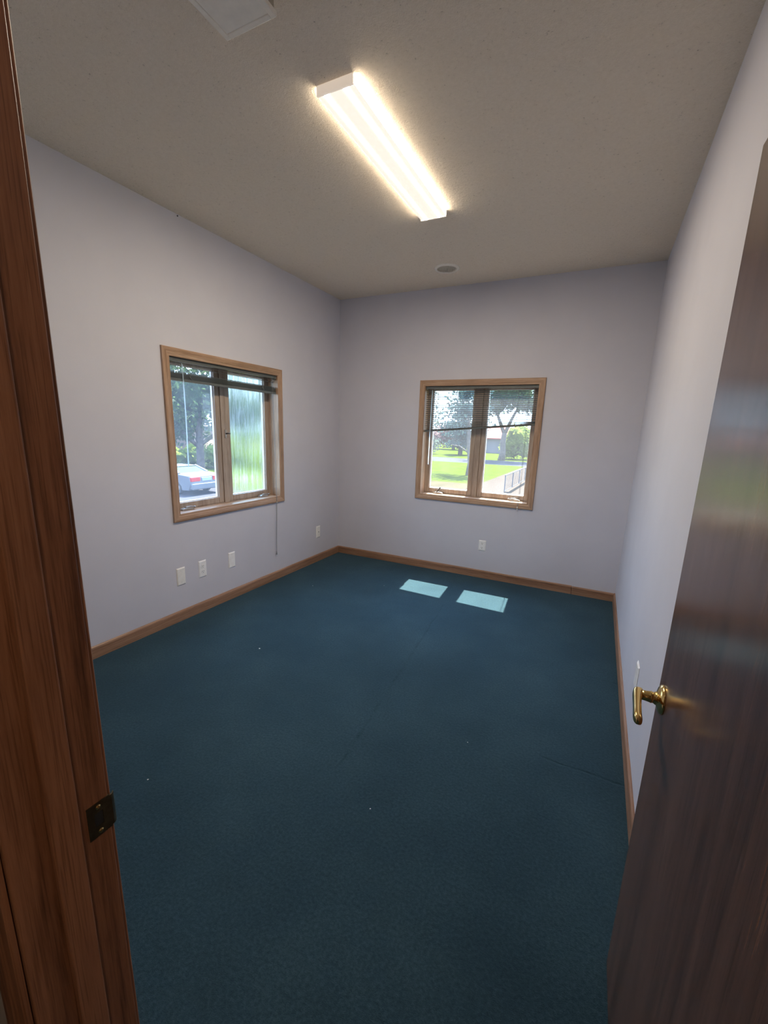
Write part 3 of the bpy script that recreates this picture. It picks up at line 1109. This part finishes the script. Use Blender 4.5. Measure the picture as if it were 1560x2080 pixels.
obj('latch', bm, M['operator'], bx, smooth=True)

# round ceiling diffuser: rings and vanes
vt = empty('ceiling_vent', (1.352, -0.452, H))
tag(vt, 'round white slotted air vent in the ceiling by the back wall', 'vent')
bm = bm_new()
add_lathe(bm, [(0.078, 0.0), (0.078, 0.006), (0.085, 0.012), (0.098, 0.009), (0.106, 0.003), (0.107, 0.0)], (0, 0, 0), (0, 0, -1), 48)
obj('flange', bm, M['enamel'], vt, smooth=True)
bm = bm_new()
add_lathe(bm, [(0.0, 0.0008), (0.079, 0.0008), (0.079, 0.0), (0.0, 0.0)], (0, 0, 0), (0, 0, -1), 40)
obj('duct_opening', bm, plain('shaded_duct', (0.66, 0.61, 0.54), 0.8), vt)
bm = bm_new()
for k in range(-5, 6):
    c_ = k * 0.0135
    ln = math.sqrt(max(0, 0.0765 ** 2 - c_ ** 2))
    add_prism(bm, [(c_ - 0.0045, -0.0125), (c_ - 0.0030, -0.0125), (c_ + 0.0035, -0.002), (c_ + 0.0020, -0.002)], 'Y', -ln, ln)
o = obj('grille', bm, M['enamel'], vt)
o.rotation_euler = (0, 0, math.radians(25))

# nail left in the top of the left wall
nl = boxobj('nail', (0.0, 0.006, -2.010, -2.004, 2.806, 2.812), M['slot'])
tag(nl, 'tiny dark nail at the top of the left wall beside the ceiling', 'nail')

# lint and crumbs on the carpet
random.seed(11)
lint = []
for i, (x, y, s) in enumerate(((0.812, -2.244, 0.010), (1.0, -0.744, 0.004), (2.30, -2.43, 0.004), (1.17, -3.3, 0.006), (2.06, -2.98, 0.005), (0.42, -1.1, 0.005))):
    bm = bm_new()
    bmesh.ops.create_icosphere(bm, subdivisions=1, radius=s / 2)
    for v in bm.verts:
        v.co.x *= random.uniform(0.6, 1.6)
        v.co.z = v.co.z * 0.5 + s * 0.3
    o = obj('lint_fleck', bm, M['white'])
    o.location = (x, y, 0.0)
    o.rotation_euler = (0, 0, random.uniform(0, PI))
    tag(o, 'tiny white fleck of lint lying on the teal carpet', 'lint', 'white lint flecks on the carpet')

# ------------------------------------------------------------------ outside: ground
def ground(name, x0, x1, y0, y1, z, mat, label):
    struct(boxobj(name, (x0, x1, y0, y1, z - 0.05, z), M[mat]), label, 'ground')


struct(boxobj('ground', (-160, 160, -60, 190, G - 0.3, G - 0.05), M['grass']), 'sunlit green lawn stretching to the houses', 'lawn')
ground('lawn', -160, -4.1, 12.0, 42.3, G, 'grass', 'bright green lawn left of the concrete path')
ground('lawn', 3.5, 160, 12.0, 42.3, G, 'grass', 'green lawn right of the railing')
ground('lawn', -160, 160, 50.0, 190, G, 'grass', 'strip of lawn beyond the grey road')
ground('ground_dry', -9.0, -4.1, 0.3, 23.0, G + 0.015, 'drygrass', 'dry tan ground between the building and the lawn')
ground('path', -4.1, 3.5, 0.3, 42.3, G, 'concrete', 'pinkish concrete path along the railing')
ground('pavement', -13.2, -9.0, -30, 12.0, G, 'concrete', 'pale concrete apron beside the lawn')
ground('pavement', -60, -13.2, -30, 12.0, G, 'asphalt', 'grey car park surface under the silver car')  # cooler grey than the concrete apron beside it
ground('pavement', -9.0, -0.25, -30, 0.3, G, 'concrete', 'concrete strip by the building wall')
ground('road', -160, 160, 42.3, 50.0, G - 0.01, 'asphalt', 'grey road beyond the lawn')
struct(boxobj('kerb', (-1.72, -1.50, 19.6, 42.0, G, G + 0.16), M['concrete']), 'low concrete kerb along the foot of the railing', 'kerb')

# railing
rl = empty('railing', (-1.78, 19.9, G))
tag(rl, 'grey metal railing of posts and thin balusters beside the concrete path', 'railing')
for k in range(9):
    boxobj('post', (-0.025, 0.025, k * 2.4 - 0.025, k * 2.4 + 0.025, 0, 1.03), M['steel'], rl)
boxobj('top_rail', (-0.03, 0.03, -0.02, 19.3, 1.00, 1.045), M['steel'], rl)
boxobj('lower_rail', (-0.018, 0.018, 0.0, 19.2, 0.12, 0.15), M['steel'], rl)
bm = bm_new()
for k in range(48):
    y = 0.4 * k + 0.2
    add_box(bm, -0.007, 0.007, y - 0.007, y + 0.007, 0.15, 1.0)
obj('balusters', bm, M['steel'], rl)


# ------------------------------------------------------------------ plants outside
def crown_mesh(seed, blobs, n_leaf, leaf, core=0.72, mat='leaf_dark', parent=None, name='foliage', leak=0.66):
    """Leaf clusters scattered through ellipsoid lobes, with a solid lumpy heart."""
    rnd = random.Random(seed)
    bm = bm_new()
    for (cx_, cy_, cz_, rx_, ry_, rz_) in blobs:
        tmp = bmesh.ops.create_icosphere(bm, subdivisions=3, radius=1.0)
        for v in tmp['verts']:
            nrm = v.co.normalized()
            k = core * (1 + 0.35 * noise.noise(nrm * 2.3 + Vector((seed, cx_, cz_))))
            v.co = Vector((cx_ + nrm.x * rx_ * k, cy_ + nrm.y * ry_ * k, cz_ + nrm.z * rz_ * k))
    tot = sum(b[3] * b[5] for b in blobs)
    for (cx_, cy_, cz_, rx_, ry_, rz_) in blobs:
        cnt = int(n_leaf * rx_ * rz_ / tot)
        for _ in range(cnt):
            d = Vector((rnd.gauss(0, 1), rnd.gauss(0, 1), rnd.gauss(0, 1))).normalized()
            k = rnd.uniform(leak, 1.06) * (1 + 0.22 * noise.noise(d * 2.6 + Vector((seed + 3.1, cx_, cz_))))
            c = Vector((cx_ + d.x * rx_ * k, cy_ + d.y * ry_ * k, cz_ + d.z * rz_ * k))
            s = leaf * rnd.uniform(0.6, 1.4)
            a = Vector((rnd.gauss(0, 1), rnd.gauss(0, 1), rnd.gauss(0, 1))).normalized()
            b_ = a.cross(Vector((rnd.gauss(0, 1), rnd.gauss(0, 1), rnd.gauss(0, 1)))).normalized()
            vs = [bm.verts.new(c + a * s * 0.9), bm.verts.new(c + b_ * s * 0.5), bm.verts.new(c - a * s * 0.9), bm.verts.new(c - b_ * s * 0.5)]
            bm.faces.new(vs)
    return obj(name, bm, M[mat], parent)


def trunk(parent, pts, radii, branches=()):
    bm = bm_new()
    add_tube(bm, pts, radii, 12)
    for bp, br in branches:
        add_tube(bm, bp, br, 8)
    return obj('trunk', bm, M['bark'], parent, smooth=True)


def tree(name, x, y, label, pts, radii, branches, blobs, seed, n, leaf, mat, cat='tree', core=0.6):
    r = empty(name, (x, y, G))
    tag(r, label, cat)
    trunk(r, pts, radii, branches)
    crown_mesh(seed, blobs, n, leaf, core, mat=mat, parent=r, leak=min(0.66, core * 0.9))
    return r


# shade tree over the parked car (left window)
tree('shade_tree', -18.7, 13.9, 'large dark shade tree with thick trunk behind the silver car',
     [(0, 0, -0.1), (0.02, 0, 0.8), (0, 0.05, 2.2), (0.1, 0, 4.2)], [0.36, 0.23, 0.21, 0.14],
     [([(0, 0, 1.9), (-0.9, -0.6, 2.9), (-2.0, -1.4, 4.0)], [0.12, 0.09, 0.05]), ([(0, 0, 2.0), (0.8, 1.0, 3.0), (1.7, 2.0, 4.1)], [0.12, 0.09, 0.05])],
     [(0, 0, 5.0, 2.9, 2.9, 2.4), (-2.4, -2.3, 3.9, 2.0, 2.0, 1.8), (1.5, 2.1, 4.1, 1.9, 2.0, 1.9), (-1.0, -1.0, 3.0, 1.3, 1.3, 1.0), (0.9, 1.0, 7.2, 2.2, 2.2, 1.8), (-2.0, -1.0, 6.6, 2.2, 2.2, 1.8)],
     3, 6500, 0.15, 'leaf_dark', core=0.42)
tree('broadleaf_tree', -25.0, 24.0, 'tall green broadleaf tree seen through the fogged pane',
     [(0, 0, -0.1), (0, 0, 1.5), (0.1, 0, 4)], [0.35, 0.26, 0.2], [],
     [(0, 0, 5.2, 4.2, 4.2, 3.4), (-4, -3, 4.2, 3.2, 3.2, 2.8), (3.2, 3.5, 4.0, 3.4, 3.4, 2.9), (0.5, 0, 8.4, 3.0, 3.0, 2.4), (6.2, 6.2, 4.2, 3.6, 3.6, 3.2)],
     8, 3600, 0.24, 'leaf_grey')


def hedge(name, x0, y0, x1, y1, h, wd, seed, mat, label, n, leaf):
    r = empty(name, ((x0 + x1) / 2, (y0 + y1) / 2, G))
    tag(r, label, 'hedge')
    dx, dy = (x1 - x0), (y1 - y0)
    k = max(2, int(math.hypot(dx, dy) / 1.3))
    rnd = random.Random(seed)
    bl = []
    for i in range(k):
        t = (i + 0.5) / k - 0.5
        hh = h * rnd.uniform(0.8, 1.08)
        bl.append((dx * t, dy * t, hh / 2, wd, wd, hh / 2))
    crown_mesh(seed, bl, n, leaf, 0.85, mat, r)
    return r


hedge('hedge', -29.5, 12.5, -22.5, 21.5, 1.85, 1.05, 21, 'leaf_lime', 'sunlit yellow-green hedge behind the parked silver car', 3600, 0.11)

# lawn tree whose shadow crosses the grass (back window)
tree('lawn_tree', -6.35, 29.0, 'slim tree on the lawn just left of the window mullion',
     [(0, 0, -0.1), (0.05, 0, 1.0), (-0.15, 0, 2.2), (-0.35, 0, 5.0)], [0.28, 0.19, 0.17, 0.10],
     [([(-0.1, 0, 1.7), (-0.9, 0.1, 2.2), (-1.7, 0.2, 2.3)], [0.07, 0.05, 0.03]), ([(-0.2, 0, 2.6), (0.6, 0, 3.4)], [0.07, 0.04])],
     [(-0.5, 0, 6.2, 1.9, 2.0, 1.1), (-0.8, 0, 4.9, 2.2, 2.3, 0.9), (-1.9, 0.4, 3.7, 1.7, 1.8, 0.75), (0.3, 0.3, 7.4, 1.4, 1.4, 0.9), (0.6, 0, 3.9, 1.2, 1.2, 0.6)],
     31, 1500, 0.15, 'leaf_conifer', core=0.22)
tree('lawn_tree', -11.6, 31.0, 'slim lawn tree at the left edge of the back window',
     [(0, 0, -0.1), (0, 0, 1.0), (0.05, 0, 3.0)], [0.16, 0.10, 0.08], [],
     [(-0.3, 0, 4.7, 2.0, 2.0, 1.5), (0.4, 0, 6.5, 1.4, 1.4, 1.3)],
     33, 1500, 0.16, 'leaf_grey', core=0.5)
# forked tree in front of the red roofed house
tree('forked_tree', -8.25, 50.9, 'big forked tree standing before the red-roofed house',
     [(0, 0, -0.1), (0.1, 0, 1.0), (0.0, 0, 2.2), (0.1, 0, 3.4)], [0.50, 0.36, 0.34, 0.30],
     [([(0.1, 0, 3.2), (-0.7, 0, 5.0), (-1.6, 0, 7.0)], [0.24, 0.18, 0.10]), ([(0.1, 0, 3.2), (0.8, 0, 5.0), (1.7, 0, 7.0)], [0.24, 0.18, 0.10])],
     [(0.2, 0, 8.4, 4.3, 3.6, 2.1), (-1.4, 0, 6.6, 2.2, 2.6, 1.2), (2.2, 0, 6.9, 2.2, 2.6, 1.3), (0.3, 0, 10.8, 3.0, 3.0, 1.9)],
     41, 3600, 0.24, 'leaf_dark')
# round yellow-green bushes right of it
for i, (x, y, rr, hh, lb) in enumerate(((-7.1, 55.0, 1.9, 4.6, 'round yellow-green bush right of the forked tree'),
                                        (-4.1, 59.0, 1.45, 4.0, 'smaller yellow-green bush at the right edge of the back window'))):
    r = empty('bush', (x, y, G))
    tag(r, lb, 'bush')
    crown_mesh(50 + i, [(0, 0, hh * 0.62, rr, rr, hh * 0.38), (-rr * 0.4, 0, hh * 0.35, rr * 0.8, rr, hh * 0.35), (rr * 0.5, 0, hh * 0.40, rr * 0.7, rr, hh * 0.38)],
               1900, 0.17, 0.8, 'leaf_lime', r)
# background rows
back = ((-35.5, 82, 5.6, 6.4, 'leaf_grey', 'broad grey-green tree beyond the road, first from the left'),
        (-22.6, 56.5, 3.1, 4.1, 'leaf_grey', 'low grey-green tree beyond the road behind the slim lawn tree'),
        (-22.5, 76, 4.4, 6.0, 'leaf_pink', 'pink-tinged flowering tree beyond the road'),
        (-3.4, 82, 4.4, 6.2, 'leaf_grey', 'grey-green tree behind the round yellow-green bush'),
        (2.0, 68, 4.4, 6.0, 'leaf_grey', 'grey-green tree beyond the end of the railing'))
for i, (x, y, rr, hh, mt_, lb) in enumerate(back):
    tree('street_tree', x, y, lb, [(0, 0, -0.1), (0, 0, 1.4), (0.1, 0, hh * 0.5)], [0.35, 0.25, 0.2], [],
         [(0, 0, hh * 0.55, rr, rr * 0.8, hh * 0.42), (-rr * 0.6, 0, hh * 0.38, rr * 0.7, rr * 0.7, hh * 0.34), (rr * 0.6, 0, hh * 0.36, rr * 0.7, rr * 0.7, hh * 0.33)],
         60 + i, 2200, 0.24, mt_)
# conifer rising into the blind
cf = empty('conifer', (-15.9, 58.5, G))
tag(cf, 'tall narrow blue-green conifer rising behind the lawn trees', 'tree')
trunk(cf, [(0, 0, -0.1), (0, 0, 5), (0, 0, 11.8)], [0.35, 0.22, 0.05])
crown_mesh(71, [(0, 0, 1.6 + k * 1.35, 2.5 - k * 0.29, 2.5 - k * 0.29, 0.75) for k in range(8)], 2600, 0.2, 0.6, 'leaf_conifer', cf)

# ------------------------------------------------------------------ houses
def gable_house(name, x, y, wx, wy, h, rh, wall, roof, label, over=0.5, rot=0.0):
    r = empty(name, (x, y, G), rot)
    tag(r, label, 'house')
    bm = bm_new()
    add_prism(bm, [(-wx / 2, 0), (wx / 2, 0), (wx / 2, h), (0, h + rh), (-wx / 2, h)], 'Y', -wy / 2, wy / 2)
    obj('walls', bm, M[wall], r)
    for s in (-1, 1):
        bm = bm_new()
        sl_ = rh / (wx / 2)
        x_o = s * (wx / 2 + over)
        add_prism(bm, [(0, h + rh + 0.03), (x_o, h + 0.03 - over * sl_), (x_o, h + 0.20 - over * sl_), (0, h + rh + 0.20)], 'Y', -wy / 2 - over, wy / 2 + over)
        obj('roof', bm, M[roof], r)
    for wx_ in (-wx * 0.25, wx * 0.25):
        fr_ = boxobj('window', (wx_ - 0.6, wx_ + 0.6, -wy / 2 - 0.05, -wy / 2 + 0.02, h * 0.35, h * 0.80), M['bead'], r)
        boxobj('pane', (wx_ - 0.52, wx_ + 0.52, -wy / 2 - 0.06, -wy / 2, h * 0.38, h * 0.77), M['carglass'], fr_)
    return r


gable_house('house', -12.6, 74.0, 9.0, 6.4, 2.5, 1.7, 'siding', 'redroof', 'white house with steep red roof across the road', 0.5, PI / 2)
gable_house('house', -43.0, 29.0, 10.0, 9.0, 3.0, 1.8, 'pinkwall', 'siding', 'salmon stucco house behind the yellow-green hedge', 0.4, 0.6)


# ------------------------------------------------------------------ parked car, rear towards +x
def make_car(x, y):
    """Local frame: x forward is -X world; rear face at local x = 0, body extends towards -x. Width along y."""
    r = empty('car', (x, y, G))
    tag(r, 'silver sedan with red tail lights parked beyond the left wall window', 'car')
    Lc, Wc = 4.7, 1.78
    # side outline (distance from rear, height)
    low = [(0.02, 0.42), (0.0, 0.55), (0.03, 0.88), (0.10, 0.94), (0.75, 0.985), (1.1, 0.985), (2.9, 0.93), (3.3, 0.90), (4.2, 0.78), (4.55, 0.66), (4.66, 0.50), (4.64, 0.28), (4.4, 0.20)]
    bot = [(4.15, 0.20), (4.10, 0.42), (3.92, 0.58), (3.72, 0.62), (3.52, 0.58), (3.34, 0.42), (3.30, 0.19),
           (1.42, 0.19), (1.38, 0.42), (1.20, 0.58), (1.00, 0.62), (0.80, 0.58), (0.62, 0.42), (0.58, 0.22), (0.12, 0.24)]
    pts = low + bot
    secs = [(0.0, 0.94, 0.10), (0.06, 0.985, 0.03), (0.22, 1.0, 0.0), (Wc - 0.22, 1.0, 0.0), (Wc - 0.06, 0.985, 0.03), (Wc, 0.94, 0.10)]
    bm = bm_new()
    rows = []
    for (yy, k, ins) in secs:
        rr = []
        for (dx_, zz) in pts:
            cx_ = Lc / 2
            x_ = cx_ + (dx_ - cx_) * (1 - ins * 0.35)
            z_ = 0.3 + (zz - 0.3) * (k if zz > 0.7 else 1)
            rr.append(bm.verts.new((-x_, yy, z_)))
        rows.append(rr)
    kk = len(pts)
    for a, b in zip(rows, rows[1:]):
        for i in range(kk):
            j = (i + 1) % kk
            bm.faces.new((a[i], a[j], b[j], b[i]))
    bm.faces.new(rows[0])
    bm.faces.new(rows[-1][::-1])
    obj('body', bm, M['carpaint'], r, 0.02)
    # greenhouse
    def cab(b0, t0, t1, b1, zb, zt, ins, nm, mat, yw=0.10):
        bm = bm_new()
        v = []
        for yy, s in ((yw, 1), (Wc - yw, -1)):
            v.append([bm.verts.new((-b0, yy, zb)), bm.verts.new((-t0, yy + s * ins, zt)), bm.verts.new((-t1, yy + s * ins, zt)), bm.verts.new((-b1, yy, zb))])
        bm.faces.new(v[0])
        bm.faces.new(v[1][::-1])
        for i in range(4):
            j = (i + 1) % 4
            bm.faces.new((v[0][i], v[0][j], v[1][j], v[1][i]))
        return obj(nm, bm, mat, r, 0.02)
    cab(0.80, 1.50, 2.45, 3.22, 0.94, 1.25, 0.17, 'cabin_glass', M['carglass'])
    bm = bm_new()
    add_box(bm, -2.55, -1.42, 0.24, Wc - 0.24, 1.235, 1.27)
    obj('roof', bm, M['carpaint'], r, 0.02)
    for s, yy in ((1, 0.085), (-1, Wc - 0.085)):
        for p0_, p1_, rr in (((-0.86, yy, 0.96), (-1.50, yy + s * 0.165, 1.255), [0.075, 0.05]), ((-3.18, yy, 0.94), (-2.46, yy + s * 0.165, 1.255), 0.035), ((-1.95, yy, 0.95), (-1.93, yy + s * 0.165, 1.255), 0.035)):
            bm = bm_new()
            add_tube(bm, [p0_, p1_], rr, 8)
            obj('pillar', bm, M['carpaint'], r)
    for (a, b) in ((0.02, 0.52), (Wc - 0.52, Wc - 0.02)):
        boxobj('tail_light', (-0.16, 0.022, a, b, 0.66, 0.86), M['redlamp'], r, 0.02)
    boxobj('licence_plate', (-0.02, 0.032, Wc / 2 - 0.28, Wc / 2 + 0.28, 0.67, 0.82), M['plate'], r, 0.003)
    boxobj('bumper', (-0.45, 0.07, 0.03, Wc - 0.03, 0.27, 0.56), M['carpaint'], r, 0.05)
    boxobj('bumper_trim', (-0.30, 0.08, 0.05, Wc - 0.05, 0.53, 0.555), M['chrome'], r, 0.01)
    for dx_ in (1.0, 3.72):
        for yy in (0.0, Wc - 0.20):
            bm = bm_new()
            add_lathe(bm, [(0, 0), (0.29, 0), (0.325, 0.03), (0.325, 0.17), (0.29, 0.20), (0, 0.20)], (-dx_, yy, 0.325), (0, 1, 0), 28)
            wh = obj('wheel', bm, M['tyre'], r, smooth=False)
            bm = bm_new()
            add_lathe(bm, [(0, -0.004), (0.19, -0.004), (0.20, 0.01), (0.20, 0.19), (0.19, 0.204), (0, 0.204)], (-dx_, yy, 0.325), (0, 1, 0), 24)
            obj('hubcap', bm, M['rim'], wh)
    return r


make_car(-13.85, 9.2)
